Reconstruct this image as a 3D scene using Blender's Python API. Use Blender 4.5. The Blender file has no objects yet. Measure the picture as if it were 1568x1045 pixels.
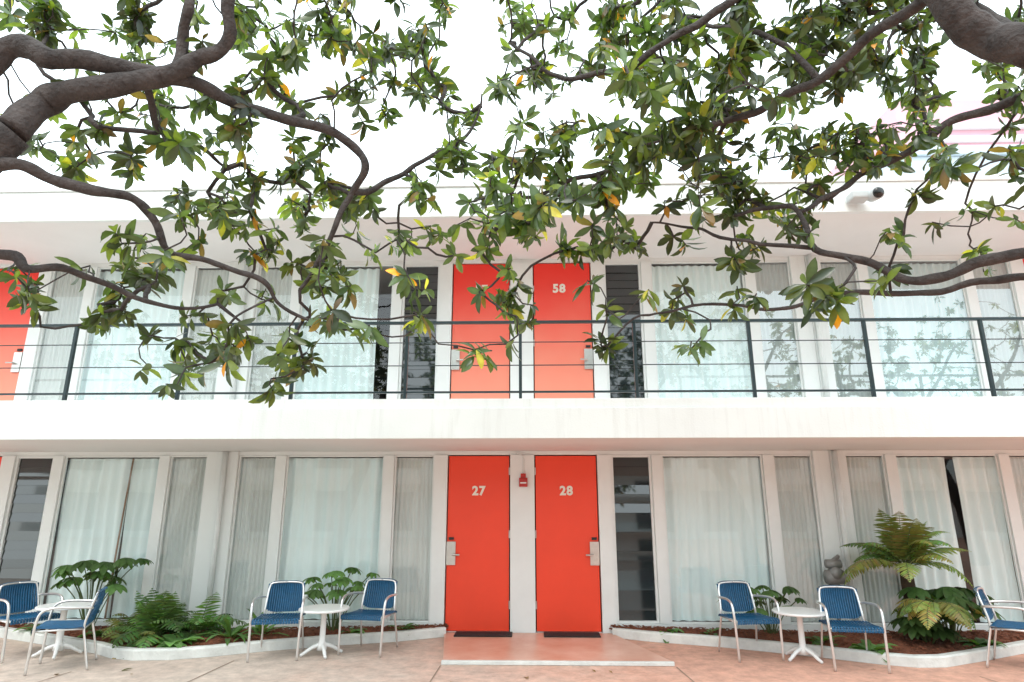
import bpy, math, random
import numpy as np
from mathutils import Vector, Matrix, noise
random.seed(7); rng=np.random.default_rng(7)
scene=bpy.context.scene
COL=scene.collection
rad=math.radians

# ------------------------------------------------------------------ helpers
def empty(name,loc=(0,0,0),rz=0,s=1):
    o=bpy.data.objects.new(name,None); o.location=loc; o.rotation_euler=(0,0,rz); o.scale=(s,s,s)
    o.empty_display_size=.2; COL.objects.link(o); return o
def mesh_obj(name,verts,faces,mat,parent=None,smooth=False,cols=None,loc=(0,0,0)):
    me=bpy.data.meshes.new(name)
    me.from_pydata([tuple(map(float,v)) for v in verts],[],[tuple(map(int,f)) for f in faces])
    if mat: me.materials.append(mat)
    if smooth: me.polygons.foreach_set('use_smooth',[True]*len(me.polygons))
    if cols is not None:
        a=me.color_attributes.new('Col','FLOAT_COLOR','POINT')
        a.data.foreach_set('color',np.asarray(cols,dtype=np.float32).ravel())
    me.update()
    o=bpy.data.objects.new(name,me); o.location=loc; COL.objects.link(o)
    if parent: o.parent=parent
    return o
class Acc:
    """collects boxes / tubes / faces into one mesh"""
    def __init__(s): s.v=[];s.f=[];s.c=[]
    def add(s,v,f,c=None):
        n=len(s.v); s.v+= [tuple(p) for p in v]; s.f+=[tuple(i+n for i in q) for q in f]
        if c is not None: s.c+=[c]*len(v)
    def box(s,x0,x1,y0,y1,z0,z1):
        v=[(x0,y0,z0),(x1,y0,z0),(x1,y1,z0),(x0,y1,z0),(x0,y0,z1),(x1,y0,z1),(x1,y1,z1),(x0,y1,z1)]
        s.add(v,[(0,3,2,1),(4,5,6,7),(0,1,5,4),(1,2,6,5),(2,3,7,6),(3,0,4,7)])
    def obox(s,c,hx,hy,hz,M):
        v=[]
        for sx,sy,sz in [(-1,-1,-1),(1,-1,-1),(1,1,-1),(-1,1,-1),(-1,-1,1),(1,-1,1),(1,1,1),(-1,1,1)]:
            v.append(Vector(c)+M@Vector((sx*hx,sy*hy,sz*hz)))
        s.add(v,[(0,3,2,1),(4,5,6,7),(0,1,5,4),(1,2,6,5),(2,3,7,6),(3,0,4,7)])
    def tube(s,pts,rads,n=8,cap=True):
        pts=[Vector(p) for p in pts]
        if not hasattr(rads,'__len__'): rads=[rads]*len(pts)
        up=Vector((0.31,0.2,0.93)); vs=[]; fs=[]
        prev=None
        for i,p in enumerate(pts):
            t=(pts[min(i+1,len(pts)-1)]-pts[max(i-1,0)])
            if t.length<1e-9: t=Vector((0,0,1))
            t.normalize()
            if prev is None:
                a=t.cross(up)
                if a.length<.1: a=t.cross(Vector((1,0,0)))
            else: a=prev-t*prev.dot(t)
            a.normalize(); prev=a; b=t.cross(a)
            for k in range(n):
                th=2*math.pi*k/n
                vs.append(p+(a*math.cos(th)+b*math.sin(th))*rads[i])
        for i in range(len(pts)-1):
            for k in range(n):
                k2=(k+1)%n
                fs.append((i*n+k,i*n+k2,(i+1)*n+k2,(i+1)*n+k))
        if cap:
            fs.append(tuple(range(n-1,-1,-1))); fs.append(tuple((len(pts)-1)*n+k for k in range(n)))
        s.add(vs,fs)
    def obj(s,name,mat,parent=None,smooth=False,bevel=0):
        o=mesh_obj(name,s.v,s.f,mat,parent,smooth,s.c if s.c and len(s.c)==len(s.v) else None)
        if bevel:
            m=o.modifiers.new('bevel','BEVEL'); m.width=bevel; m.segments=2; m.limit_method='ANGLE'
        return o
def smoothpath(pts,sub=6):
    P=[Vector(p) for p in pts]; out=[]
    for i in range(len(P)-1):
        p0=P[max(i-1,0)];p1=P[i];p2=P[i+1];p3=P[min(i+2,len(P)-1)]
        for k in range(sub):
            t=k/sub
            out.append(.5*((2*p1)+(p2-p0)*t+(2*p0-5*p1+4*p2-p3)*t*t+(3*p1-p0-3*p2+p3)*t**3))
    out.append(P[-1]); return out

# ------------------------------------------------------------------ materials
def mat(name,color=(.8,.8,.8),rough=.6,metal=0,nscale=0,namt=0,bump=0,bscale=30,spec=.5,coord='Object',color2=None,coat=0,bdist=.02):
    m=bpy.data.materials.new(name); m.use_nodes=True; nt=m.node_tree; N=nt.nodes; L=nt.links
    b=N['Principled BSDF']; b.inputs['Roughness'].default_value=rough; b.inputs['Metallic'].default_value=metal
    b.inputs['Base Color'].default_value=(*color,1); b.inputs['Specular IOR Level'].default_value=spec
    b.inputs['Coat Weight'].default_value=coat
    tc=N.new('ShaderNodeTexCoord')
    if nscale:
        n=N.new('ShaderNodeTexNoise'); n.inputs['Scale'].default_value=nscale; n.inputs['Detail'].default_value=4; n.inputs['Roughness'].default_value=.65
        L.new(tc.outputs[coord],n.inputs['Vector'])
        r=N.new('ShaderNodeMapRange'); r.inputs['From Min'].default_value=.3; r.inputs['From Max'].default_value=.7
        L.new(n.outputs['Fac'],r.inputs['Value'])
        mx=N.new('ShaderNodeMix'); mx.data_type='RGBA'; L.new(r.outputs['Result'],mx.inputs['Factor'])
        c2=color2 or tuple(c*(1-namt) for c in color)
        mx.inputs[6].default_value=(*c2,1); mx.inputs[7].default_value=(*color,1)
        L.new(mx.outputs[2],b.inputs['Base Color'])
        m['mix']=mx.name
    if bump:
        n2=N.new('ShaderNodeTexNoise'); n2.inputs['Scale'].default_value=bscale; n2.inputs['Detail'].default_value=3
        L.new(tc.outputs[coord],n2.inputs['Vector'])
        bp=N.new('ShaderNodeBump'); bp.inputs['Strength'].default_value=bump; bp.inputs['Distance'].default_value=bdist
        L.new(n2.outputs['Fac'],bp.inputs['Height']); L.new(bp.outputs['Normal'],b.inputs['Normal'])
    return m
def weathered(name,color,dirt,amt=.4):
    """white paint with faint vertical rain streaks"""
    m=mat(name,color,.75,0,1.2,.05,.12,60)
    nt=m.node_tree;N=nt.nodes;L=nt.links;b=N['Principled BSDF']; base=N[m['mix']]
    tc=N.new('ShaderNodeTexCoord'); mp=N.new('ShaderNodeMapping'); mp.inputs['Scale'].default_value=(9,9,.7); L.new(tc.outputs['Object'],mp.inputs['Vector'])
    n=N.new('ShaderNodeTexNoise'); n.inputs['Scale'].default_value=1.0; n.inputs['Detail'].default_value=5; n.inputs['Roughness'].default_value=.7; L.new(mp.outputs[0],n.inputs['Vector'])
    r=N.new('ShaderNodeMapRange'); r.inputs['From Min'].default_value=.52; r.inputs['From Max'].default_value=.8; r.inputs['To Max'].default_value=amt; L.new(n.outputs['Fac'],r.inputs['Value'])
    mx=N.new('ShaderNodeMix'); mx.data_type='RGBA'; L.new(r.outputs['Result'],mx.inputs['Factor']); L.new(base.outputs[2],mx.inputs[6]); mx.inputs[7].default_value=(*dirt,1)
    L.new(mx.outputs[2],b.inputs['Base Color']); return m
M_wall=weathered('white_stucco',(.78,.82,.81),(.52,.53,.51))
M_trim=mat('white_trim_paint',(.81,.85,.84),.5,0,3,.06,.05,20)
M_soffit=mat('soffit_paint',(.82,.81,.80),.8,0,1.0,.06,.08,50)
M_red=mat('red_door_paint',(.92,.062,.020),.42,0,1.6,.08,.04,25)
M_num=mat('cream_number',(.84,.80,.70),.4)
M_metal=mat('satin_steel',(.62,.61,.58),.3,.9,20,.15)
M_alu=mat('aluminium_tube',(.78,.78,.77),.28,.85,25,.12)
M_black=mat('black_iron_paint',(.012,.03,.035),.35,0,8,.3)
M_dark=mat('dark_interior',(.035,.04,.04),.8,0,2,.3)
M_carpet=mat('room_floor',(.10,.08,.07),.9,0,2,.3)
M_mat=mat('rubber_doormat',(.02,.02,.022),.8,0,60,.4,.5,200)
M_brown=mat('brown_curtain_edge',(.30,.19,.12),.7,0,5,.2)
M_alarm=mat('alarm_red',(.45,.02,.015),.35)
M_blue=mat('blue_vinyl_weave',(.008,.105,.23),.38,0,30,.35)
M_table=mat('white_table_laminate',(.80,.81,.80),.28,0,4,.04)
M_kerb=mat('painted_kerb',(.76,.78,.75),.7,0,5,.25,.3,40)
M_pink=mat('pink_stucco',(.76,.44,.52),.8,0,1,.08)
M_paleblue=mat('pale_blue_parapet',(.50,.58,.64),.8,0,1,.06)
M_trunk=mat('fern_trunk_fibre',(.06,.035,.02),.95,0,30,.5,.8,60)
M_pipe=mat('white_pipe',(.74,.78,.77),.5,0,6,.08)
M_camgrey=mat('light_grey_plastic',(.50,.52,.52),.4)
M_meter=mat('grey_meter_paint',(.30,.30,.29),.45,.2,10,.3)
M_lens=mat('black_lens',(.01,.01,.01),.1)

def light_veiled():  # upper-door red turns salmon lower down: veiling light painted into the colour
    m=mat('light_veiled_red_paint',(.82,.06,.03),.5,0,2.5,.1)
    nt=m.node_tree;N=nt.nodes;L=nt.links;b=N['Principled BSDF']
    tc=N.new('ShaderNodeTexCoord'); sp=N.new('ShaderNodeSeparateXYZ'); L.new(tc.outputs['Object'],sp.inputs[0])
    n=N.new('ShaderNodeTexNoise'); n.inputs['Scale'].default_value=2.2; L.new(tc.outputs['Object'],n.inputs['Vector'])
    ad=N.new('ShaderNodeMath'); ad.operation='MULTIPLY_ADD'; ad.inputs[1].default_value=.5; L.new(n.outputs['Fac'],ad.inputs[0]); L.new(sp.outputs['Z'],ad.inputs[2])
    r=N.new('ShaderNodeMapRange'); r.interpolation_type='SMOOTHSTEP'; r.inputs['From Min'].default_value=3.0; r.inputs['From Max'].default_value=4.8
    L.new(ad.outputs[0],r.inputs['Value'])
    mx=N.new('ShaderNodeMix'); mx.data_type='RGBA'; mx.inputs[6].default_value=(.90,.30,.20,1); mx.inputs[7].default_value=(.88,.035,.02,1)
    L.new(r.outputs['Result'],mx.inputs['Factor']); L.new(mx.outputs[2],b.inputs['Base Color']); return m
M_red2=light_veiled()

def facing_gloss(N,L,base,grow,power):
    """two-sided reflectance: base at normal incidence rising toward grazing"""
    lw=N.new('ShaderNodeLayerWeight'); lw.inputs['Blend'].default_value=.5
    pw=N.new('ShaderNodeMath'); pw.operation='POWER'; pw.inputs[1].default_value=power; L.new(lw.outputs['Facing'],pw.inputs[0])
    ma=N.new('ShaderNodeMath'); ma.operation='MULTIPLY_ADD'; ma.inputs[1].default_value=grow; ma.inputs[2].default_value=base; ma.use_clamp=True
    L.new(pw.outputs[0],ma.inputs[0]); return ma.outputs[0]
def glass(name,tint=(.97,1,.995),base=.07):
    m=bpy.data.materials.new(name); m.use_nodes=True; nt=m.node_tree; N=nt.nodes; L=nt.links
    for x in list(N): 
        if x.type!='OUTPUT_MATERIAL': N.remove(x)
    out=[x for x in N if x.type=='OUTPUT_MATERIAL'][0]
    t=N.new('ShaderNodeBsdfTransparent'); t.inputs[0].default_value=(*tint,1)
    g=N.new('ShaderNodeBsdfGlossy'); g.inputs['Roughness'].default_value=.015
    tc=N.new('ShaderNodeTexCoord'); n=N.new('ShaderNodeTexNoise'); n.inputs['Scale'].default_value=1.1; n.inputs['Detail'].default_value=1
    bp=N.new('ShaderNodeBump'); bp.inputs['Strength'].default_value=.12; bp.inputs['Distance'].default_value=.02
    L.new(tc.outputs['Object'],n.inputs['Vector']); L.new(n.outputs['Fac'],bp.inputs['Height']); L.new(bp.outputs['Normal'],g.inputs['Normal'])
    fac=facing_gloss(N,L,base,.9,5)
    mx=N.new('ShaderNodeMixShader'); L.new(fac,mx.inputs[0]); L.new(t.outputs[0],mx.inputs[1]); L.new(g.outputs[0],mx.inputs[2]); L.new(mx.outputs[0],out.inputs['Surface'])
    return m
M_glass=glass('window_glass',(.985,1,.995),base=.075)
M_glass_up=glass('upper_window_glass',(.90,.94,.94),base=.24)
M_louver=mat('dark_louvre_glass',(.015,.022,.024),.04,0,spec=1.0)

def curtain(name,c,c2):
    m=bpy.data.materials.new(name); m.use_nodes=True; nt=m.node_tree; N=nt.nodes; L=nt.links
    N.remove(N['Principled BSDF']); out=[x for x in N if x.type=='OUTPUT_MATERIAL'][0]
    tc=N.new('ShaderNodeTexCoord'); mp=N.new('ShaderNodeMapping'); mp.inputs['Scale'].default_value=(14,4,.5); L.new(tc.outputs['Object'],mp.inputs['Vector'])
    n=N.new('ShaderNodeTexNoise'); n.inputs['Scale'].default_value=1.5; n.inputs['Detail'].default_value=3; L.new(mp.outputs[0],n.inputs['Vector'])
    mx=N.new('ShaderNodeMix'); mx.data_type='RGBA'; mx.inputs[6].default_value=(*c2,1); mx.inputs[7].default_value=(*c,1); L.new(n.outputs['Fac'],mx.inputs['Factor'])
    d=N.new('ShaderNodeBsdfDiffuse'); L.new(mx.outputs[2],d.inputs[0]); L.new(d.outputs[0],out.inputs['Surface']); return m
M_curt=curtain('pale_drape',(.88,.98,.98),(.72,.86,.87))
M_sheer=curtain('grey_sheer',(.70,.74,.72),(.52,.56,.55))

def leafmat(name,trans=.3,gbase=.04,ggrow=.35,rough=.3):
    m=bpy.data.materials.new(name); m.use_nodes=True; nt=m.node_tree; N=nt.nodes; L=nt.links
    N.remove(N['Principled BSDF']); out=[x for x in N if x.type=='OUTPUT_MATERIAL'][0]
    at=N.new('ShaderNodeAttribute'); at.attribute_name='Col'
    geo=N.new('ShaderNodeNewGeometry')
    tc=N.new('ShaderNodeTexCoord'); n=N.new('ShaderNodeTexNoise'); n.inputs['Scale'].default_value=25; n.inputs['Detail'].default_value=1; L.new(tc.outputs['Object'],n.inputs['Vector'])
    mr=N.new('ShaderNodeMapRange'); mr.inputs['To Min'].default_value=.65; mr.inputs['To Max'].default_value=1.35; L.new(n.outputs['Fac'],mr.inputs['Value'])
    vm=N.new('ShaderNodeVectorMath'); vm.operation='SCALE'; L.new(at.outputs['Color'],vm.inputs[0]); L.new(mr.outputs['Result'],vm.inputs['Scale'])
    mx=N.new('ShaderNodeMix'); mx.data_type='RGBA'
    un=N.new('ShaderNodeMix'); un.data_type='RGBA'; un.inputs['Factor'].default_value=.3; un.inputs[7].default_value=(.13,.12,.055,1)
    L.new(vm.outputs[0],un.inputs[6]); L.new(geo.outputs['Backfacing'],mx.inputs['Factor']); L.new(vm.outputs[0],mx.inputs[6]); L.new(un.outputs[2],mx.inputs[7])
    d=N.new('ShaderNodeBsdfDiffuse'); L.new(mx.outputs[2],d.inputs[0])
    tr=N.new('ShaderNodeBsdfTranslucent'); ts=N.new('ShaderNodeVectorMath'); ts.operation='MULTIPLY'; ts.inputs[1].default_value=(1.9,2.1,.6)
    L.new(vm.outputs[0],ts.inputs[0]); L.new(ts.outputs[0],tr.inputs[0])
    ms=N.new('ShaderNodeMixShader'); ms.inputs[0].default_value=trans; L.new(d.outputs[0],ms.inputs[1]); L.new(tr.outputs[0],ms.inputs[2])
    g=N.new('ShaderNodeBsdfGlossy'); g.inputs['Roughness'].default_value=rough
    fac=facing_gloss(N,L,gbase,ggrow,4)
    m2=N.new('ShaderNodeMixShader'); L.new(fac,m2.inputs[0]); L.new(ms.outputs[0],m2.inputs[1]); L.new(g.outputs[0],m2.inputs[2]); L.new(m2.outputs[0],out.inputs['Surface']); return m
M_leaf=leafmat('tree_leaf',.38,.045); M_plant=leafmat('bed_plant_leaf',.3,.03,.25,.4)
M_bark=mat('grey_bark',(.080,.066,.062),.9,0,9,0,1.0,38,color2=(.024,.019,.018))

def ground_mat():
    m=mat('courtyard_concrete',(.63,.53,.45),.72,0,.7,0,.15,90,color2=(.56,.44,.37))
    nt=m.node_tree;N=nt.nodes;L=nt.links;b=N['Principled BSDF']; base=N[m['mix']]
    tc=N.new('ShaderNodeTexCoord'); sp=N.new('ShaderNodeSeparateXYZ'); L.new(tc.outputs['Object'],sp.inputs[0])
    n=N.new('ShaderNodeTexNoise'); n.inputs['Scale'].default_value=1.3; n.inputs['Detail'].default_value=6; n.inputs['Roughness'].default_value=.7; L.new(tc.outputs['Object'],n.inputs['Vector'])
    ad=N.new('ShaderNodeMath'); ad.operation='MULTIPLY_ADD'; ad.inputs[1].default_value=5; L.new(n.outputs['Fac'],ad.inputs[0]); L.new(sp.outputs['X'],ad.inputs[2])
    r=N.new('ShaderNodeMapRange'); r.inputs['From Min'].default_value=.4; r.inputs['From Max'].default_value=4.0; L.new(ad.outputs[0],r.inputs['Value'])
    r.inputs['To Max'].default_value=.9
    mx=N.new('ShaderNodeMix'); mx.data_type='RGBA'; L.new(r.outputs['Result'],mx.inputs['Factor']); L.new(base.outputs[2],mx.inputs[6]); mx.inputs[7].default_value=(.68,.36,.26,1)
    n3=N.new('ShaderNodeTexNoise'); n3.inputs['Scale'].default_value=7; n3.inputs['Detail'].default_value=6; n3.inputs['Roughness'].default_value=.75; L.new(tc.outputs['Object'],n3.inputs['Vector'])
    r3=N.new('ShaderNodeMapRange'); r3.inputs['From Min'].default_value=.35; r3.inputs['From Max'].default_value=.65; r3.inputs['To Min'].default_value=.72; r3.inputs['To Max'].default_value=1.1; L.new(n3.outputs['Fac'],r3.inputs['Value'])
    vm=N.new('ShaderNodeVectorMath'); vm.operation='SCALE'; L.new(mx.outputs[2],vm.inputs[0]); L.new(r3.outputs['Result'],vm.inputs['Scale'])
    L.new(vm.outputs[0],b.inputs['Base Color']); return m
M_ground=ground_mat()
M_slab=mat('terracotta_slab',(.72,.46,.36),.36,0,2.5,0,.1,60,color2=(.58,.26,.17))
M_joint=mat('paving_joint',(.28,.20,.15),.9)
M_mulch=mat('bark_mulch',(.30,.095,.045),.95,0,35,0,.9,90,color2=(.09,.035,.02))

# ------------------------------------------------------------------ ground
mesh_obj('ground',[(-150,-150,0),(150,-150,0),(150,150,0),(-150,150,0)],[(0,1,2,3)],M_ground)
a=Acc()
sl=[(-1.0,-.04),(-.84,-1.36),(1.36,-1.36),(.96,-.04)]
v=[(x,y,0.003) for x,y in sl]+[(x,y,.035) for x,y in sl]
a.add(v,[(4,5,6,7),(0,1,5,4),(1,2,6,5),(2,3,7,6),(3,0,4,7)])
slab=a.obj('entrance_slab',M_slab,bevel=.006)
a=Acc(); a.box(-.85,1.37,-1.41,-1.362,.002,.037); a.obj('white_edge',M_kerb,slab,bevel=.005)
a=Acc()
def strip(p,q,w=.006,z=.004):
    p=Vector((*p,z));q=Vector((*q,z));t=(q-p).normalized();n=Vector((-t.y,t.x,0))*w
    a.add([p-n,q-n,q+n,p+n],[(0,1,2,3)])
strip((-.85,-1.44),(-.98,-7)); strip((1.38,-1.44),(1.75,-7)); strip((-9,-3.4),(9,-3.4)); strip((-4.2,-1.75),(-4.9,-7)); strip((-2.9,-1.3),(-3.3,-7)); strip((4.0,-1.7),(4.9,-7))
a.obj('paving_joints',M_joint)
for k,x in enumerate([(-.86,-.2),(.16,.80)]):
    a=Acc(); a.box(x[0],x[1],-.30,-.06,.037,.05); a.obj('doormat',M_mat,bevel=.004)

# beds
def bed(name,line):
    root=empty(name)
    V=[];F=[]; nseg=14
    L0=[Vector((x,y,0)) for x,y in line]
    dense=[]
    for i in range(len(L0)-1):
        n=max(2,int((L0[i+1]-L0[i]).length/.05))
        for k in range(n): dense.append(L0[i].lerp(L0[i+1],k/n))
    dense.append(L0[-1])
    for i,p in enumerate(dense):
        for j in range(nseg+1):
            t=j/nseg; y=p.y*(1-t)+(-.01)*t
            z=.05+.06*math.sin(math.pi*t)+.028*noise.noise(Vector((p.x*16,y*16,0)))
            V.append((p.x,y,z))
    for i in range(len(dense)-1):
        for j in range(nseg):
            q=i*(nseg+1)+j; F.append((q,q+1,q+nseg+2,q+nseg+1))
    mesh_obj('mulch',V,F,M_mulch,root,True)
    c=Acc()
    for _ in range(2200):
        p=random.choice(dense); tt=random.random(); y=p.y*tt
        s=random.uniform(.008,.024); R=Matrix.Rotation(random.uniform(0,6.3),3,'Z')@Matrix.Rotation(random.uniform(-.6,.6),3,'X')
        c.obox((p.x+random.uniform(-.03,.03),y,.062+.06*math.sin(math.pi*tt)+random.uniform(-.012,.01)),s,s*.35,s*.16,R)
    c.obj('bark_chips',M_mulch,root)
    k=Acc(); w=.045
    n=len(L0); vs=[];fs=[]
    for i,p in enumerate(L0):
        t=(L0[min(i+1,n-1)]-L0[max(i-1,0)]).normalized(); nn=Vector((-t.y,t.x,0))
        for s,z in [(-w,0.002),(-w,.085),(-w+.012,.1),(w-.012,.1),(w,.085),(w,0.002)]:
            vs.append(p+nn*s+Vector((0,0,z)))
    for i in range(n-1):
        for j in range(5): fs.append((i*6+j,i*6+j+1,(i+1)*6+j+1,(i+1)*6+j))
    fs.append((0,1,2,3,4,5)); fs.append(tuple((n-1)*6+j for j in (5,4,3,2,1,0)))
    k.add(vs,fs); k.obj('kerb',M_kerb,root)
    return root
lc=[(-.99,-.08),(-1.5,-.36),(-2.15,-.58),(-2.78,-.86),(-3.24,-1.12),(-3.55,-1.25),(-3.90,-1.28),(-4.15,-1.20),(-4.45,-1.0),(-5.35,-.58),(-6.4,-.1)]
rc=[(.97,-.08),(1.35,-.28),(2.07,-.54),(2.55,-.78),(3.0,-1.02),(3.36,-1.24),(3.65,-1.36),(3.9,-1.34),(4.43,-1.08),(5.23,-.66),(6.3,-.1)]
bed('planting_bed',lc); bed('planting_bed',rc)

# ------------------------------------------------------------------ motel
motel=empty('motel_building')
W=Acc();T=Acc();S=Acc();RD=Acc();RU=Acc();GL=Acc();GU=Acc();LV=Acc();DK=Acc();CU=Acc();SH=Acc();ME=Acc();PI=Acc();BR=Acc();DARKP=Acc()
X0,X1=-15.5,15.3
S.box(X0,X1,-1.60,1.6,2.13,2.20)
W.box(X0,X1,-1.65,-1.602,2.125,2.432)
W.box(X0,X1,-1.63,-1.58,2.434,2.53)
S.box(X0,X1,-1.578,1.6,2.202,2.41)
S.box(X0,X1,-1.30,4.0,4.70,4.76)
W.box(X0,X1,-1.36,-1.302,4.69,5.06); W.box(X0,X1,-1.38,-1.30,5.062,5.13)
W.box(X0,X1,-1.298,4.0,4.762,5.05)
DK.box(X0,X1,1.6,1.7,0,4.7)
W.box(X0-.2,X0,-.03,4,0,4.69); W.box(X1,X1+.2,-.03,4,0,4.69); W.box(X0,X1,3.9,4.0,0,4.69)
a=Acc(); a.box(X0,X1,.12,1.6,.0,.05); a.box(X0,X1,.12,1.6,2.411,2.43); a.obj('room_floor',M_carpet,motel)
def folds(acc,x0,x1,z0,z1,y,amp,lam,dens=6):
    n=max(6,int((x1-x0)/lam*dens)); m=7
    ph=random.uniform(0,6); xs=[x0+(x1-x0)*i/n for i in range(n+1)]
    vs=[]
    for j in range(m+1):
        z=z0+(z1-z0)*j/m
        for x in xs:
            w=.75+.6*noise.noise(Vector((x*3,z*.5,y*10+ph)))
            p=x+.04*noise.noise(Vector((x*2,z*.9,ph)))
            sn=math.sin(2*math.pi*p/lam+ph+2.6*noise.noise(Vector((x*1.5,ph,z*.25))))
            vs.append((x,y+amp*w*sn+amp*.5*noise.noise(Vector((x*12,z*.6,ph))),z))
    fs=[(j*(n+1)+i,j*(n+1)+i+1,(j+1)*(n+1)+i+1,(j+1)*(n+1)+i) for j in range(m) for i in range(n)]
    acc.add(vs,fs)
def pane(kind,x0,x1,z0,z1,up):
    x0,x1=min(x0,x1),max(x0,x1)
    g=GU if (up and x0>2.9) else GL
    fr=.02
    if kind!='jal':
        T.box(x0,x0+fr,.0,.03,z0,z1); T.box(x1-fr,x1,.0,.03,z0,z1)
        T.box(x0+fr,x1-fr,.0,.03,z1-fr,z1); T.box(x0+fr,x1-fr,.0,.03,z0,z0+fr)
        g.add([(x0+fr,.014,z0+fr),(x1-fr,.014,z0+fr),(x1-fr,.014,z1-fr),(x0+fr,.014,z1-fr)],[(0,1,2,3)])
        if kind=='big':
            if abs((x0+x1)/2-5.1)<.4 and not up:
                folds(CU,x0,x0+.66,z0+.02,z1-.03,.085,.032,.13); folds(CU,x0+.76,x1,z0+.02,z1-.03,.09,.034,.15)
            elif abs((x0+x1)/2+5.27)<.4 and not up:
                folds(CU,x0,x0+.82,z0+.02,z1-.03,.085,.028,.14); folds(CU,x0+.85,x1,z0+.02,z1-.03,.09,.032,.14)
                BR.tube(smoothpath([(x0+.80,.045,z0),(x0+.82,.045,z0+.9),(x0+.86,.045,z1-.03)],4),.012,6)
            elif up and abs((x0+x1)/2+2.4)<.5:
                folds(CU,x0-.03,x1-.22,z0+.02,z1-.03,.085,.03,.12)
            else:
                folds(CU,x0-.03,x1+.03,z0+.02,z1-.03,.085,.030,random.choice([.10,.12,.14]))
        else:
            folds(SH,x0-.02,x1+.02,z0+.02,z1-.03,.06,.012,.055,6)
    else:
        T.box(x0,x0+.03,-.0,.06,z0,z1); T.box(x1-.03,x1,-.0,.06,z0,z1); T.box(x0+.03,x1-.03,0,.06,z1-.03,z1); T.box(x0+.03,x1-.03,0,.06,z0,z0+.03)
        n=int((z1-z0-.06)/.105); h=(z1-z0-.06)/n
        for i in range(n):
            R=Matrix.Rotation(rad(-5+random.uniform(-3,3)),3,'X')@Matrix.Rotation(rad(random.uniform(-.6,.6)),3,'Y')
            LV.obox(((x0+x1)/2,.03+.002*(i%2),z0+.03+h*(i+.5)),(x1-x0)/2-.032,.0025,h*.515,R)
for k in (-2,-1,0,1,2):
    c=-.08+7.56*k
    for up in (0,1):
        zd0,zd1=(.036,2.08) if not up else (2.43,4.645)
        zs=.13 if not up else 2.5
        ztop=zd1
        T.box(c-3.58,c+3.58,.0,.10,ztop+.002,2.13 if not up else 4.70)
        T.box(c-.15,c+.15,-.03,.12,zd0-.03,ztop)
        for s in (-1,1):
            d0,d1=sorted((c+s*.152,c+s*.928))
            D=(RU if up else RD)
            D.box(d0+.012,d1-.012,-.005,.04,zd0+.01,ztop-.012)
            ME.box(d0,d1,-.03,.10,zd0-.028,zd0+.008)
            lx=c+s*.865
            z=zd0
            ME.box(lx-.055,lx+.055,-.03,-.006,z+.74,z+1.01)
            ME.tube([(lx-s*.02,-.03,z+.86),(lx-s*.02,-.07,z+.86),(lx-s*.11,-.07,z+.86)],.012,8)
            DARKP.box(lx-.03,lx+.03,-.022,-.006,z+1.03,z+1.06)
            for hz in (.25,1.05,1.8):
                hx=c+s*.16; ME.tube([(hx,-.012,z+hz),(hx,-.012,z+hz+.09)],.009,8)
            T.box(*sorted((c+s*.93,c+s*1.10)),-.03,.12,zd0-.03,ztop)
            xs=[1.10,1.60,1.73,2.97,3.10,3.58]
            W.box(*sorted((c+s*1.102,c+s*3.578)),-.02,.12,0 if not up else 2.41,zs)
            jal=(k==0 and (up or s>0)) or (k==-1 and s>0 and not up)
            pane('jal' if jal else 'nar',c+s*xs[0],c+s*xs[1],zs+.002,ztop,up)
            T.box(*sorted((c+s*(xs[1]+.002),c+s*(xs[2]-.002))),-.025,.05,zs+.002,ztop)
            pane('big',c+s*xs[2],c+s*xs[3],zs+.002,ztop,up)
            T.box(*sorted((c+s*(xs[3]+.002),c+s*(xs[4]-.002))),-.025,.05,zs+.002,ztop)
            pane('nar',c+s*xs[4],c+s*xs[5],zs+.002,ztop,up)
            W.box(*sorted((c+s*3.582,c+s*3.778)),-.04,.5,0 if not up else 2.41,2.128 if not up else 4.698)
        PI.tube([(c+3.83,-.075,0 if not up else 2.42),(c+3.83,-.075,2.12 if not up else 4.69)],.032,12)
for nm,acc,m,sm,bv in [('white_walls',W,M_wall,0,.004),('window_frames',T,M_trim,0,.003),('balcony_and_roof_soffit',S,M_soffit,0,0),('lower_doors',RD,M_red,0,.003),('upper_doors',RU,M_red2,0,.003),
     ('lower_glass',GL,M_glass,0,0),('upper_glass',GU,M_glass_up,0,0),('louvre_blades',LV,M_louver,0,0),('room_back_wall',DK,M_dark,0,0),('drapes',CU,M_curt,1,0),('sheers',SH,M_sheer,1,0),
     ('door_hardware',ME,M_metal,0,.002),('downpipes',PI,M_pipe,1,0),('drape_edge',BR,M_brown,1,0),('lock_readers',DARKP,M_dark,0,0)]:
    acc.obj(nm,m,motel,bool(sm),bv)
def text(s,x,z,size,y=-.012):
    cu=bpy.data.curves.new('door_number','FONT'); cu.body=s; cu.size=size; cu.extrude=.006; cu.offset=.006; cu.align_x='CENTER'; cu.align_y='CENTER'; cu.space_character=1.12
    o=bpy.data.objects.new('door_number',cu); COL.objects.link(o); o.location=(x,y,z); o.rotation_euler=(math.pi/2,0,0)
    bpy.context.view_layer.update()
    dg=bpy.context.evaluated_depsgraph_get(); me=bpy.data.meshes.new_from_object(o.evaluated_get(dg))
    me.materials.clear(); me.materials.append(M_num)
    o2=bpy.data.objects.new('door_number',me); o2.matrix_world=o.matrix_world.copy(); COL.objects.link(o2); o2.parent=motel
    bpy.data.objects.remove(o)
text('27',-.62,1.64,.15); text('28',.46,1.64,.15); text('57',-.62,4.27,.15); text('58',.42,4.27,.16)

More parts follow.
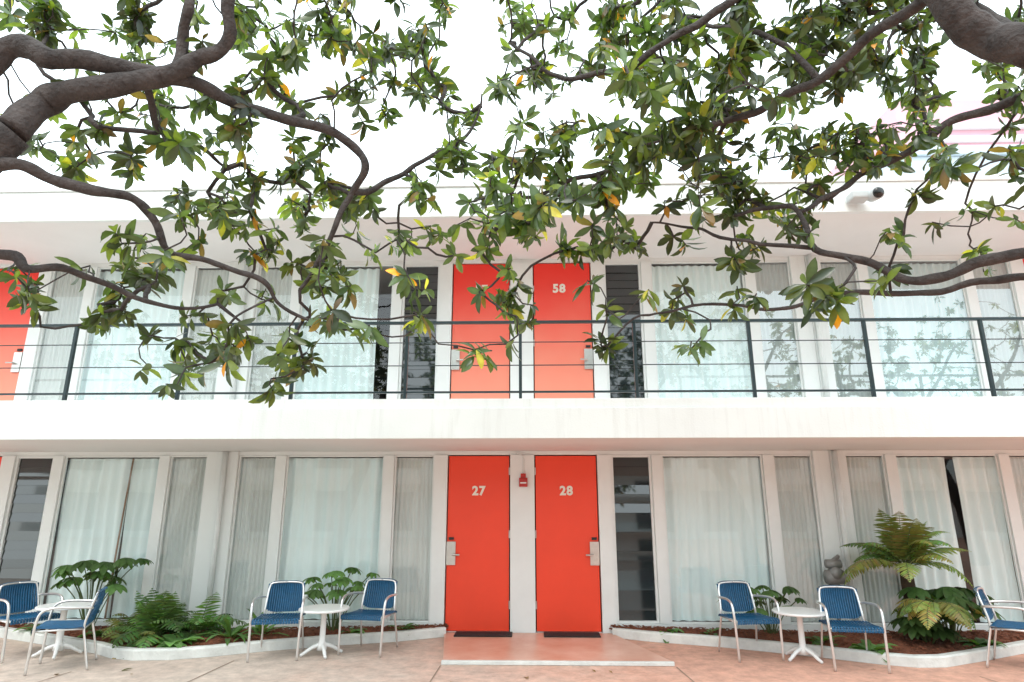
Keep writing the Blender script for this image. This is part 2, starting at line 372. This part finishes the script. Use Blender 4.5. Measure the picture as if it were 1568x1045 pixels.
r=Acc(); y=-1.52
for z,h,w in [(3.375,.020,.022),(2.62,.014,.016)]: r.box(X0,X1,y-w,y+w,z-h/1,z+h*.4)
for z in (2.90,3.15): r.tube([(X0,y,z),(X1,y,z)],.006,6)
k=-12
while k<=12:
    x=-.08+1.205*k; r.box(x-.016,x+.016,y-.019+.001,y+.019,2.41,3.354); r.box(x-.04,x+.04,y-.045,y+.045,2.531,2.537); k+=1
rail=r.obj('balcony_railing',M_black,None,False,.002)

fa=empty('fire_alarm')
a=Acc(); a.box(-.12,-.015,-.075,-.031,1.69,1.80); a.obj('pull_box',M_alarm,fa,bevel=.008)
a=Acc(); a.box(-.10,-.035,-.095,-.077,1.80,1.85); a.obj('strobe_housing',M_alarm,fa,bevel=.004)
a=Acc(); a.box(-.105,-.03,-.082,-.076,1.73,1.745); a.obj('white_handle',M_trim,fa)
a=Acc(); a.tube(smoothpath([(-.065,-.04,1.84),(-.065,-.04,2.0),(-.08,-.045,2.07),(-.16,-.045,2.10)],4),.009,8); a.obj('conduit',M_pipe,fa,True)
sc=empty('security_camera',(3.76,-1.5,4.82))
a=Acc(); a.box(-.15,.05,-.05,.115,-.05,.045); a.obj('housing',M_camgrey,sc,bevel=.02)
a=Acc(); a.tube([(.09,.02,0),(.08,-.13,-.035)],[.068,.068],18); a.obj('barrel',M_camgrey,sc,True)
a=Acc(); a.tube([(.08,-.131,-.035),(.079,-.15,-.04)],[.06,.052],18); a.obj('lens',M_lens,sc,True)
gm=empty('gas_meter',(3.52,-.16,0),0,1.2)
a=Acc(); a.tube([(0,0,.0),(0,0,.42)],.02,10); a.tube([(0,0,.38),(0,0,.42),(0,0,.48),(0,0,.5)],[.035,.065,.065,.035],14)
a.tube([(-.08,-.02,.56),(.08,-.02,.56)],[.065,.065],14); a.tube([(0,-.0,.48),(0,0,.62)],.025,10); a.tube([(0,-.09,.6),(0,.0,.6)],[.055,.055],14)
a.tube([(0,0,.62),(.0,0,.70),(.06,0,.74),(.1,.08,.74)],.02,8); a.tube([(-.11,0,.34),(.11,0,.34)],.024,10); a.tube([(-.07,-.02,.68),(.07,-.02,.68)],[.04,.04],12)
a.obj('valve_body',M_meter,gm,True)

blk=empty('rooftop_penthouse'); a=Acc(); a.box(5.25,14,.3,4.0,5.051,6.35); a.box(5.2,14.05,.25,4.05,6.352,6.5); a.obj('parapet_walls',M_paleblue,blk,bevel=.01)
pk=empty('pink_building'); a=Acc(); a.box(8.3,20,4.6,12,0,10.3); a.obj('walls',M_pink,pk,bevel=.02)
a=Acc()
for i in range(7): a.box(9.1,20.05,4.5,4.598,7.6+i*.32,7.72+i*.32)
a.obj('siding_bands',M_trim,pk)

opp=empty('courtyard_wing'); a=Acc(); a.box(-22,22,-27,-21,0,5.2); a.box(-22,22,-21,-19.6,2.3,2.7); a.box(-22,22,-21,-19.8,4.9,5.3); a.obj('walls',M_wall,opp)
a=Acc()
for i in range(-7,8):
    for z in (.3,3.0): a.box(i*2.9-1.0,i*2.9+.6,-20.98,-20.95,z,z+1.7)
a.obj('window_glass',M_louver,opp)

# ------------------------------------------------------------------ chairs & tables
def chair(x,y,rz,s_=.9):
    R=empty('patio_chair',(x,y,.004),rz,s_)
    f=Acc(); t=.0135
    for s in (-1,1):
        f.tube(smoothpath([(s*.255,-.235,0),(s*.262,-.225,.30),(s*.268,-.215,.48),(s*.27,-.18,.58),(s*.272,-.08,.615),(s*.265,.10,.61),(s*.225,.225,.60),(s*.195,.245,.59)],5),t,10)
        f.tube(smoothpath([(s*.235,.285,0),(s*.225,.24,.22),(s*.215,.20,.41),(s*.205,.225,.56),(s*.19,.262,.70),(s*.15,.272,.742),(0,.288,.75)],5),t*.85,10)
        f.tube([(s*.262,-.226,.40),(s*.222,.195,.395)],.010,8)
    f.tube([(-.262,-.222,.40),(.262,-.222,.40)],.011,8); f.tube([(-.218,.20,.395),(.218,.20,.395)],.010,8)
    f.obj('tubular_frame',M_alu,R,True)
    b=Acc(); n=17
    def strand(pts,w,th0,th1):
        P=smoothpath(pts,2); vs=[];fs=[]
        for p in P: vs+= [p+Vector((-w,0,0)),p+Vector(th0),p+Vector((w,0,0)),p+Vector(th1)]
        for j in range(len(P)-1):
            for q in range(4): fs.append((j*4+q,j*4+(q+1)%4,j*4+4+(q+1)%4,j*4+4+q))
        b.add(vs,fs)
    for i in range(n):
        u=-1+2*i/(n-1); xx=u*.235
        strand([(xx,-.245,.375),(xx,-.25,.405),(xx,-.22,.424-.004*(1-u*u)),(xx,-.05,.414-.012*(1-u*u)),(xx,.12,.410-.012*(1-u*u)),(xx,.19,.415),(xx,.205,.395)],.0138,(0,0,.006),(0,0,-.004))
    for i in range(n):
        u=-1+2*i/(n-1); xx=u*.195; yy=.045*(1-u*u); e=.03*abs(u)**5
        strand([(xx,.212+yy*.4,.43+e),(xx,.222+yy*.6,.50+e),(xx,.238+yy,.60),(xx,.262+yy*.8,.70),(xx,.274+yy*.3,.765-e),(xx,.297+yy*.3,.755-e)],.0138,(0,-.006,0),(0,.004,0))
    for zz in (.515,.60,.69):
        b.tube([( -.19,.225+(zz-.5)*.2,zz)]+[(x_, .232+(zz-.5)*.2+.04*(1-(x_/.19)**2),zz) for x_ in (-.12,0,.12)]+[(.19,.225+(zz-.5)*.2,zz)],.007,6)
    b.obj('woven_seat_and_back',M_blue,R,True); return R
def table(x,y,h=.45):
    R=empty('round_bistro_table',(x,y,.004))
    a=Acc(); a.tube([(0,0,h-.028),(0,0,h-.024),(0,0,h-.016),(0,0,h-.004),(0,0,h)],[.23,.25,.256,.253,.246],48); a.obj('top',M_table,R,False,0)
    a=Acc(); a.tube([(0,0,.05),(0,0,.10),(0,0,.13),(0,0,h-.06),(0,0,h-.03)],[.05,.045,.03,.028,.07],16)
    for i in range(4):
        th=i*math.pi/2+.5; c,s=math.cos(th),math.sin(th)
        a.tube(smoothpath([(0.02*c,.02*s,.10),(.10*c,.10*s,.075),(.17*c,.17*s,.033),(.21*c,.21*s,.013)],4),[.020]*4+[.018]*4+[.015]*4+[.012],8)
    a.obj('pedestal',M_table,R,True); return R
chair(-5.18,-1.15,rad(62)); chair(-4.42,-1.60,rad(-66))
chair(-2.55,-1.12,rad(10)); chair(-1.68,-.88,rad(-12))
chair(2.22,-1.00,rad(10)); chair(3.06,-1.38,rad(-8)); chair(4.62,-1.40,rad(48)); 
table(-4.78,-1.15,.48); table(-2.12,-1.05); table(2.70,-1.12)

# ------------------------------------------------------------------ leaves
PROF=((0,.10),(.18,.5),(.42,.95),(.64,.98),(.86,.55),(1.0,.04))
def leaf(acc_v,acc_f,acc_c,base,d,nrm,L,Wd,droop,col,prof=PROF,fold=.25):
    d=d.normalized(); side=d.cross(nrm)
    if side.length<1e-4: side=d.cross(Vector((1,0.1,0)))
    side.normalize(); nrm=side.cross(d).normalized()
    p=base.copy(); cur=d.copy(); prev=0; n0=len(acc_v)
    for i,(t,w) in enumerate(prof):
        seg=(t-prev)*L; prev=t
        p=p+cur*seg
        nn=side.cross(cur).normalized()
        h=w*Wd*.5
        acc_v.append(p-side*h+nn*h*fold); acc_v.append(p.copy()); acc_v.append(p+side*h+nn*h*fold)
        acc_c.extend([col,(col[0]*1.2,col[1]*1.2,col[2]*1.2,1),col])
        cur=(cur-nn*droop*.22).normalized()
    for i in range(len(prof)-1):
        b=n0+i*3
        acc_f.append((b,b+1,b+4,b+3)); acc_f.append((b+1,b+2,b+5,b+4))
def rv(): return Vector((random.gauss(0,1),random.gauss(0,1),random.gauss(0,1)))

def leafcol():
    r=random.random()
    if r<.008: return (.55,.23,.02,1)
    if r<.028: return (.34,.31,.05,1)
    if r<.06: return (.17,.11,.045,1)
    if r<.32: g=random.uniform(.12,.20); return (g*.74,g,g*.22,1)
    g=random.uniform(.045,.11); return (g*.62,g,g*.42,1)

def build_tree(name,limbs,targets,seed):
    random.seed(seed)
    root=empty(name)
    nodes=[]
    tubes=Acc()
    for pts,r0,r1 in limbs:
        P=smoothpath(pts,7); n=len(P)
        rr=[r0+(r1-r0)*(i/(n-1))**.8 for i in range(n)]
        PP=[]
        for i,p in enumerate(P):
            w=.014*min(1,i/4)
            q=p+Vector((noise.noise(p*5),noise.noise(p*5+Vector((9,0,0))),noise.noise(p*5+Vector((0,9,0)))))*w*1.8
            PP.append(q)
            rr[i]*=1+.24*noise.noise(p*10)
            if p.z>2.3: nodes.append(q)
        tubes.tube(PP,rr,14)
    fixed=len(nodes)
    arr=np.array([tuple(q) for q in nodes]); ends=[]
    rem=[Vector(t) for t in targets]
    def nd(t): return float(np.min(np.linalg.norm(arr-np.array(t),axis=1)))
    rem.sort(key=nd)
    A=np.zeros((fixed+len(rem)*6,3)); A[:fixed]=arr; cnt=fixed
    parent={}
    for t in rem:
        dd=np.linalg.norm(A[:cnt]-np.array(t),axis=1); dd[:fixed]*=.9
        i=int(np.argmin(dd)); b=Vector(A[i]); L=(t-b).length
        if L<.06: 
            t=t+Vector((0,0,.08)); L=(t-b).length
        k=min(5,max(2,int(L/.07)))
        bend=rv()*.12*L; bend.z-=.05*L
        prev=i
        for j in range(1,k+1):
            s=j/k; q=b.lerp(t,s)+bend*math.sin(math.pi*s)+rv()*.010
            A[cnt]=q; parent[cnt]=prev; prev=cnt; cnt+=1
        ends.append((prev,t))
    count={}
    for e,_ in ends:
        i=e
        while i in parent: count[i]=count.get(i,0)+1; i=parent[i]
    R=lambda i: .0036*(count.get(i,1)**.45)+.0008
    child={}
    for c,p in parent.items(): child.setdefault(p,[]).append(c)
    used=set()
    for c in sorted(parent):
        if c in used: continue
        ch=[parent[c],c]; used.add(c)
        while True:
            nx=[q for q in child.get(ch[-1],[]) if q not in used]
            if not nx: break
            q=max(nx,key=lambda z:count.get(z,1)); used.add(q); ch.append(q)
        tubes.tube([A[i] for i in ch],[R(ch[1])*1.1]+[R(i) for i in ch[1:]],6)
    tubes.obj('trunk_and_limbs',M_bark,root,True)
    V=[];F=[];C=[]
    for e,_ in ends:
        tip=Vector(A[e]); pv=Vector(A[parent[e]]); ax=(tip-pv).normalized()
        ax=(ax*.8+Vector((0,0,.25))+rv()*.3).normalized()
        tone=1.05+1.0*noise.noise(tip*1.1)+random.uniform(-.35,.45)
        tone=max(.32,tone)
        u=ax.orthogonal().normalized(); w=ax.cross(u)
        n=random.randint(7,12); big=random.uniform(.8,1.15); ph=random.uniform(0,6.28)
        hang=random.uniform(.1,.9)
        for i in range(n):
            th=ph+i*2.4+random.uniform(-.5,.5); el=random.uniform(-.3,.6)+(.5 if i>n-3 else 0)
            d=(u*math.cos(th)+w*math.sin(th))*math.cos(el)+ax*math.sin(el)
            d.z-=hang*random.uniform(.6,1.3)
            L=random.uniform(.085,.162)*big; c=leafcol(); c=tuple(x*tone for x in c[:3])+(1,)
            nr=(ax+rv()*.35).normalized()
            leaf(V,F,C,tip-ax*random.uniform(0,.07),d,nr,L,L*random.uniform(.30,.40),random.uniform(0,.9),c,fold=random.uniform(.1,.55))
    mesh_obj('foliage',V,F,M_leaf,root,True,C)
    return root

# canopy density (rosettes per cell) on a vertical section of the crown, plane y=-3.95: (z, cell width, counts west->east)
rows=[(5.52,.50,[6,6,6,6,7,7,6,4,7,8,8,8,8,8,8,8]),
(4.98,.485,[6,6,7,6,8,9,6,2,8,11,11,11,11,11,11,8]),
(4.46,.472,[1,4,5,5,5,7,7,3,6,9,10,11,11,11,10,6]),
(3.98,.460,[2,5,5,4,3,2,4,6,7,6,9,10,10,8,5,4]),
(3.51,.448,[0,2,4,6,7,7,5,8,9,9,7,7,6,2,2,1]),
(3.08,.436,[2,5,5,5,6,7,5,8,5,5,6,5,3,2,1,2]),
(2.66,.426,[4,5,5,5,6,4,1,4,2,4,1,1,1,0,0,0]),
(2.42,.416,[0,0,3,1,3,0,0,0,0,0,0,0,0,0,0,0])]
gaps=[(.2,2.92,.20),(2.36,3.56,.22),(-.35,2.72,.14),(-.35,4.75,.2),(-1.2,3.98,.16),(-2.9,3.5,.25)]
tl=[];tr_=[]
for ri,(z,dx,cn) in enumerate(rows):
    for j,n in enumerate(cn):
        m=n*(2.0 if 0<ri<5 else 1.4); m=int(m)+(random.random()<m-int(m)); last=None
        for _ in range(m):
            if last and random.random()<.62:
                x=last[0]+random.gauss(0,.08); zz=last[1]+random.gauss(0,.08); dy=last[2]+random.gauss(0,.12)
            else:
                x=(j-7.5+random.uniform(-.5,.5))*dx-.10; zz=z+random.uniform(-.22,.22)
                dy=random.gauss(0,.38)+.25*math.sin(j*.9+ri)
            if ri==7: zz=max(zz,z-.03)
            dy=max(-.9,min(.9,dy)); last=(x,zz,dy)
            if any(math.hypot(x-gx,zz-gz)<gr for gx,gz,gr in gaps): continue
            k=dy/4; p=(x*(1+k),-3.95+dy,1.5+(zz-1.5)*(1+k))
            (tl if x<-.35+random.uniform(-.3,.3) else tr_).append(p)
for _ in range(110): tl.append((random.uniform(-6,-3.7),random.uniform(-6.5,-3.5),random.uniform(3.2,5.6)))
for _ in range(110): tr_.append((random.uniform(4.0,6.3),random.uniform(-6.5,-3.5),random.uniform(3.2,5.6)))
limL=[([(-3.95,-5.3,0),(-3.8,-5.25,1.1),(-3.5,-5.15,2.1),(-3.15,-5.1,2.85),(-2.77,-5.05,3.43)],.17,.095),
([(-2.77,-5.05,3.43),(-2.69,-4.95,3.70),(-2.45,-4.95,3.75),(-2.13,-4.85,3.91),(-1.92,-4.85,4.03),(-1.76,-4.85,4.17),(-1.72,-4.95,4.44),(-1.5,-4.7,4.9),(-1.3,-4.3,5.4)],.085,.02),
([(-3.15,-5.1,2.85),(-3.1,-5.05,3.6),(-2.88,-5.05,3.97),(-2.65,-5.05,3.89),(-2.44,-4.95,3.92),(-2.13,-4.85,3.91)],.08,.045),
([(-2.13,-4.85,3.91),(-2.05,-4.85,3.95),(-2.04,-4.85,4.15),(-1.97,-4.95,4.40),(-2.1,-4.6,4.9),(-2.3,-4.2,5.3)],.05,.015),
([(-2.13,-4.85,3.91),(-2.0,-4.75,3.94),(-1.82,-4.55,3.94),(-1.56,-4.45,3.89),(-1.30,-4.35,3.87),(-1.13,-4.25,3.78),(-1.08,-4.25,3.65),(-1.20,-4.15,3.51),(-1.28,-4.15,3.27),(-1.40,-4.05,3.06),(-1.52,-4.05,2.88)],.046,.012),
([(-1.17,-4.15,3.53),(-1.08,-4.05,3.59),(-.89,-3.95,3.78),(-.68,-3.85,3.97),(-.43,-3.75,4.24),(-.35,-3.7,4.6)],.026,.009),
([(-3.15,-5.1,2.85),(-2.95,-5.05,3.18),(-2.73,-5.05,3.23),(-2.60,-4.95,3.21),(-2.42,-4.85,3.18),(-2.27,-4.75,3.20),(-2.18,-4.65,3.09),(-2.12,-4.55,2.93),(-1.94,-4.45,2.92),(-1.66,-4.35,2.83),(-1.57,-4.25,2.74),(-1.39,-4.15,2.62)],.045,.010),
([(-3.5,-5.15,2.1),(-3.1,-4.9,2.72),(-2.89,-4.75,2.84),(-2.79,-4.75,2.77),(-2.67,-4.65,2.80),(-2.54,-4.45,2.77),(-2.40,-4.35,2.72),(-2.22,-4.25,2.69),(-2.01,-4.15,2.75)],.04,.009),
([(-2.22,-4.85,3.87),(-2.29,-4.55,3.77),(-2.25,-4.25,3.85),(-2.17,-3.95,3.84)],.026,.010),
([(-3.15,-5.1,2.85),(-3.5,-4.8,3.6),(-4.0,-4.6,4.3),(-4.4,-4.6,5.0)],.08,.02),
([(-3.5,-5.15,2.1),(-4.2,-5.6,3.2),(-4.9,-6,4.1),(-5.3,-6,5.0)],.09,.02)]
limR=[([(4.35,-5.0,0),(4.2,-5.0,1.2),(3.85,-5.05,2.2),(3.3,-5.2,3.0),(2.49,-5.35,3.57),(2.30,-5.25,3.74),(2.13,-5.25,3.91),(2.01,-5.25,4.19),(1.8,-5.0,4.55)],.17,.05),
([(1.8,-5.0,4.55),(1.52,-4.75,4.64),(1.21,-4.65,4.48),(.94,-4.55,4.37),(.66,-4.45,4.23),(.40,-4.45,4.17),(.18,-4.35,4.25),(.06,-4.35,4.39),(-.11,-4.25,4.61)],.032,.010),
([(2.13,-5.25,3.91),(2.16,-5.15,4.10),(2.0,-4.85,4.12),(1.82,-4.55,4.04),(1.52,-4.35,3.99),(1.23,-4.15,3.98),(.88,-4.05,3.84),(.62,-3.95,3.78),(.34,-3.95,3.71),(.11,-3.95,3.59),(-.08,-3.95,3.59),(-.26,-3.95,3.74)],.036,.010),
([(3.85,-5.05,2.2),(3.4,-4.7,2.75),(2.97,-4.55,2.88),(2.70,-4.45,2.88),(2.48,-4.35,2.81),(2.34,-4.25,2.83),(2.17,-4.15,2.99),(1.90,-4.05,3.13),(1.88,-3.95,3.42),(1.79,-3.85,3.53),(1.49,-3.75,3.53)],.045,.013),
([(3.85,-5.05,2.2),(3.8,-4.6,3.4),(3.37,-4.35,4.03),(3.13,-4.15,4.08),(2.93,-4.05,4.06),(2.75,-3.95,3.92),(2.44,-3.85,3.80),(2.18,-3.85,3.63),(1.88,-3.93,3.44)],.045,.015),
([(3.4,-4.7,2.75),(3.11,-4.35,2.81),(2.90,-4.15,2.86),(2.60,-3.95,2.84),(2.22,-3.85,2.90),(1.99,-3.75,2.86),(1.71,-3.75,2.80),(1.33,-3.65,2.87),(.85,-3.65,2.79)],.03,.008),
([(1.90,-4.05,3.13),(1.35,-3.85,3.29),(1.20,-3.75,3.43),(.94,-3.65,3.50)],.015,.007),
([(1.82,-4.55,4.04),(1.57,-4.45,4.46),(1.2,-4.2,4.8),(.9,-4.0,5.3)],.022,.010),
([(2.49,-5.35,3.57),(2.9,-4.8,4.1),(3.0,-4.4,4.7),(2.7,-4.1,5.4)],.05,.014),
([(3.85,-5.05,2.2),(4.6,-5.2,3.3),(5.0,-5.2,4.2),(5.4,-5.0,5.0)],.09,.02)]
tA=build_tree('magnolia_tree',limL,tl,11)
tB=build_tree('magnolia_tree',limR,tr_,12)
for (x,y,rz,src) in [(-7,-15,rad(150),tB),(9,-16,rad(200),tA)]:
    e=empty('magnolia_tree',(x,y,0),rz,1.15)
    for c in src.children:
        o=bpy.data.objects.new(c.name,c.data); COL.objects.link(o); o.parent=e
# a few fallen leaves on the paving
random.seed(31); V=[];F=[];C=[]
for _ in range(34):
    x=random.uniform(-6,6); y=random.uniform(-3.4,-1.5)
    th=random.uniform(0,6.28); g=random.choice([(.16,.09,.04,1),(.22,.14,.05,1),(.10,.10,.04,1)])
    L_=random.uniform(.05,.11)
    leaf(V,F,C,Vector((x,y,.012)),Vector((math.cos(th),math.sin(th),.05)),Vector((0,0,1)),L_,L_*.38,.35,g,fold=.3)
mesh_obj('fallen_leaves',V,F,M_plant,None,True,C)

# ------------------------------------------------------------------ bed plants
def pal(g0,g1,y=0):
    g=random.uniform(g0,g1); return (g*(.5+y),g,g*.3,1)
M_plant_stem=mat('green_stem',(.09,.13,.04),.6,0,8,.3)
def fern(name,x,y,n,L,h=.05,yellow=0,up=.9,leafw=.05,g=(.09,.24),m=16):
    root=empty(name,(x,y,0)); V=[];F=[];C=[];st=Acc()
    for i in range(n):
        th=i*2.399+random.uniform(-.3,.3); e=random.uniform(up*.4,up*1.3); Lf=L*random.uniform(.7,1.1)
        d=Vector((math.cos(th)*math.cos(e),math.sin(th)*math.cos(e),math.sin(e))); p=Vector((0,0,h)); pts=[p.copy()]
        col=pal(*g,yellow*random.random()); dr=random.uniform(.09,.17)*16/m
        for k in range(m):
            p=p+d*Lf/m; d=(d-Vector((0,0,dr*(.4+k/m)))).normalized(); pts.append(p.copy())
            if k>m*.15:
                side=d.cross(Vector((0,0,1))).normalized(); w=Lf*.26*math.sin(math.pi*min(1,(k/m)*.93+.12))+.01
                for s in (-1,1):
                    dd=(side*s+d*.45+Vector((0,0,-.15))+rv()*.06)
                    leaf(V,F,C,p.copy(),dd,side.cross(d)*1.0,w,leafw*Lf/.6*.55*16/m,.5,tuple(c*random.uniform(.8,1.2) for c in col[:3])+(1,),prof=((0,.5),(.35,1),(.75,.7),(1,.05)),fold=.1)
        st.tube(pts,[.005*(1-.8*i/len(pts)) for i in range(len(pts))],5)
    st.obj('stems',M_plant_stem,root,True); mesh_obj('fronds',V,F,M_plant,root,True,C); return root
def palmate(name,x,y,n,H,size,spread=.35,g=(.06,.14)):
    root=empty(name,(x,y,0)); V=[];F=[];C=[];st=Acc()
    for i in range(n):
        th=i*2.399+random.uniform(-.4,.4); r=spread*math.sqrt((i+.5)/n)*random.uniform(.8,1.2)
        tip=Vector((r*math.cos(th),r*math.sin(th)*.7,H*random.uniform(.6,1.0)))
        P=smoothpath([(0.02*math.cos(th),.02*math.sin(th),.05),(tip.x*.45,tip.y*.45,tip.z*.65),tuple(tip)],5); st.tube(P,.006,6)
        out=Vector((math.cos(th),math.sin(th),.15)); col=pal(*g); s=size*random.uniform(.75,1.15)
        for k in range(7):
            a_=(-1+2*k/6)*2.0; d=Matrix.Rotation(a_,3,'Z')@out; d.z-=.25+.25*random.random()
            leaf(V,F,C,tip.copy(),d,Vector((0,0,1))+out*.3,s*(1-.06*abs(k-3)),s*.42,.8,col,prof=((0,.35),(.3,.85),(.6,1),(.85,.6),(1,.05)),fold=.2)
    st.obj('stems',M_plant_stem,root,True); mesh_obj('leaves',V,F,M_plant,root,True,C); return root
def clump(name,x,y,n,L,w,g=(.12,.28),up=.7,yel=0):
    root=empty(name,(x,y,0)); V=[];F=[];C=[]
    for i in range(n):
        th=i*2.399; e=random.uniform(up*.4,up*1.3)
        d=Vector((math.cos(th)*math.cos(e),math.sin(th)*math.cos(e),math.sin(e)))
        leaf(V,F,C,Vector((random.uniform(-.03,.03),random.uniform(-.03,.03),.08)),d,Vector((0,0,1)),L*random.uniform(.7,1.1),w*random.uniform(.8,1.1),random.uniform(.8,1.6),pal(*g,yel*random.random()),prof=((0,.3),(.2,.7),(.5,1),(.75,.8),(.92,.4),(1,.05)),fold=.3)
    mesh_obj('leaves',V,F,M_plant,root,True,C); return root
palmate('philodendron_plant',-5.0,-.40,20,.92,.19,.46,(.09,.20))
palmate('philodendron_plant',-2.22,-.34,18,.78,.15,.46,(.12,.28))
palmate('philodendron_plant',2.66,-.42,18,.60,.14,.42,(.08,.18))
palmate('philodendron_plant',4.40,-.72,24,.64,.21,.34,(.05,.12))
palmate('philodendron_plant',4.12,-.80,14,.40,.18,.28,(.05,.12))
fern('fern_plant',-4.02,-.72,32,.62,up=1.05); fern('fern_plant',-3.68,-.52,26,.58,up=1.05); fern('fern_plant',-4.35,-.55,22,.52,yellow=.5,up=1.05); fern('fern_plant',-4.1,-1.0,16,.36,yellow=.9,g=(.14,.26))
clump('hosta_plant',-3.66,-1.03,26,.27,.12,(.16,.38)); clump('agave_plant',-3.22,-.74,20,.42,.055,(.14,.28),1.2); clump('agave_plant',-2.95,-.58,16,.42,.05,(.14,.28),1.2)
clump('hosta_plant',-2.0,-.40,14,.2,.07); clump('hosta_plant',-1.45,-.22,16,.22,.07); clump('hosta_plant',1.55,-.24,18,.21,.09); clump('hosta_plant',2.0,-.34,10,.17,.08)
clump('hosta_plant',3.38,-1.1,18,.25,.11); clump('hosta_plant',3.05,-.75,16,.26,.08); clump('hosta_plant',4.6,-.82,14,.26,.09); clump('hosta_plant',-5.6,-.35,14,.28,.08)
clump('hosta_plant',-4.75,-.6,14,.25,.09)
tf=fern('tree_fern',4.10,-.62,34,.72,.80,.55,1.15,.06,(.15,.34),26)
a=Acc(); P=smoothpath([(.05,.0,0),(.04,0,.3),(0.0,0,.6),(0,0,.82)],4); a.tube(P,[.085-.002*i for i in range(len(P))],12); a.obj('trunk',M_trunk,tf,True)
fern('fern_plant',4.14,-.95,24,.52,.50,1.0,.3,.06,(.17,.34),22)

# ------------------------------------------------------------------ world, sun, camera
w=bpy.data.worlds.new('World'); scene.world=w; w.use_nodes=True; nt=w.node_tree; N=nt.nodes; L=nt.links
bg=N['Background']; sky=N.new('ShaderNodeTexSky'); sky.sky_type='NISHITA'; sky.sun_disc=False; sky.sun_elevation=rad(52); sky.sun_rotation=rad(200); sky.dust_density=3
L.new(sky.outputs[0],bg.inputs['Color']); bg.inputs['Strength'].default_value=.08
b2=N.new('ShaderNodeBackground'); b2.inputs['Strength'].default_value=2.35
tc=N.new('ShaderNodeTexCoord'); n=N.new('ShaderNodeTexNoise'); n.inputs['Scale'].default_value=2.5; n.inputs['Detail'].default_value=5; L.new(tc.outputs['Generated'],n.inputs['Vector'])
mx=N.new('ShaderNodeMix'); mx.data_type='RGBA'; mx.inputs[6].default_value=(.78,.90,.93,1); mx.inputs[7].default_value=(.91,1,1,1); L.new(n.outputs['Fac'],mx.inputs['Factor']); L.new(mx.outputs[2],b2.inputs['Color'])
ad=N.new('ShaderNodeAddShader'); L.new(bg.outputs[0],ad.inputs[0]); L.new(b2.outputs[0],ad.inputs[1]); L.new(ad.outputs[0],N['World Output'].inputs['Surface'])
sd=bpy.data.lights.new('sun','SUN'); sd.energy=1.1; sd.angle=rad(14); sd.color=(1,.98,.94)
so=bpy.data.objects.new('sun',sd); COL.objects.link(so)
az=rad(200); el=rad(52); dirv=Vector((math.sin(az)*math.cos(el),math.cos(az)*math.cos(el),math.sin(el)))
so.rotation_euler=dirv.to_track_quat('Z','Y').to_euler(); so.location=(0,-10,12)
cd=bpy.data.cameras.new('camera'); cam=bpy.data.objects.new('camera',cd); COL.objects.link(cam)
cam.location=(0,-7.95,1.5); cam.rotation_euler=(rad(90+14.5),0,rad(1.5)); cd.lens=22; cd.sensor_width=36; cd.clip_end=600; cd.clip_start=.05
scene.camera=cam
scene.view_settings.view_transform='Standard'; scene.view_settings.look='None'; scene.view_settings.exposure=0
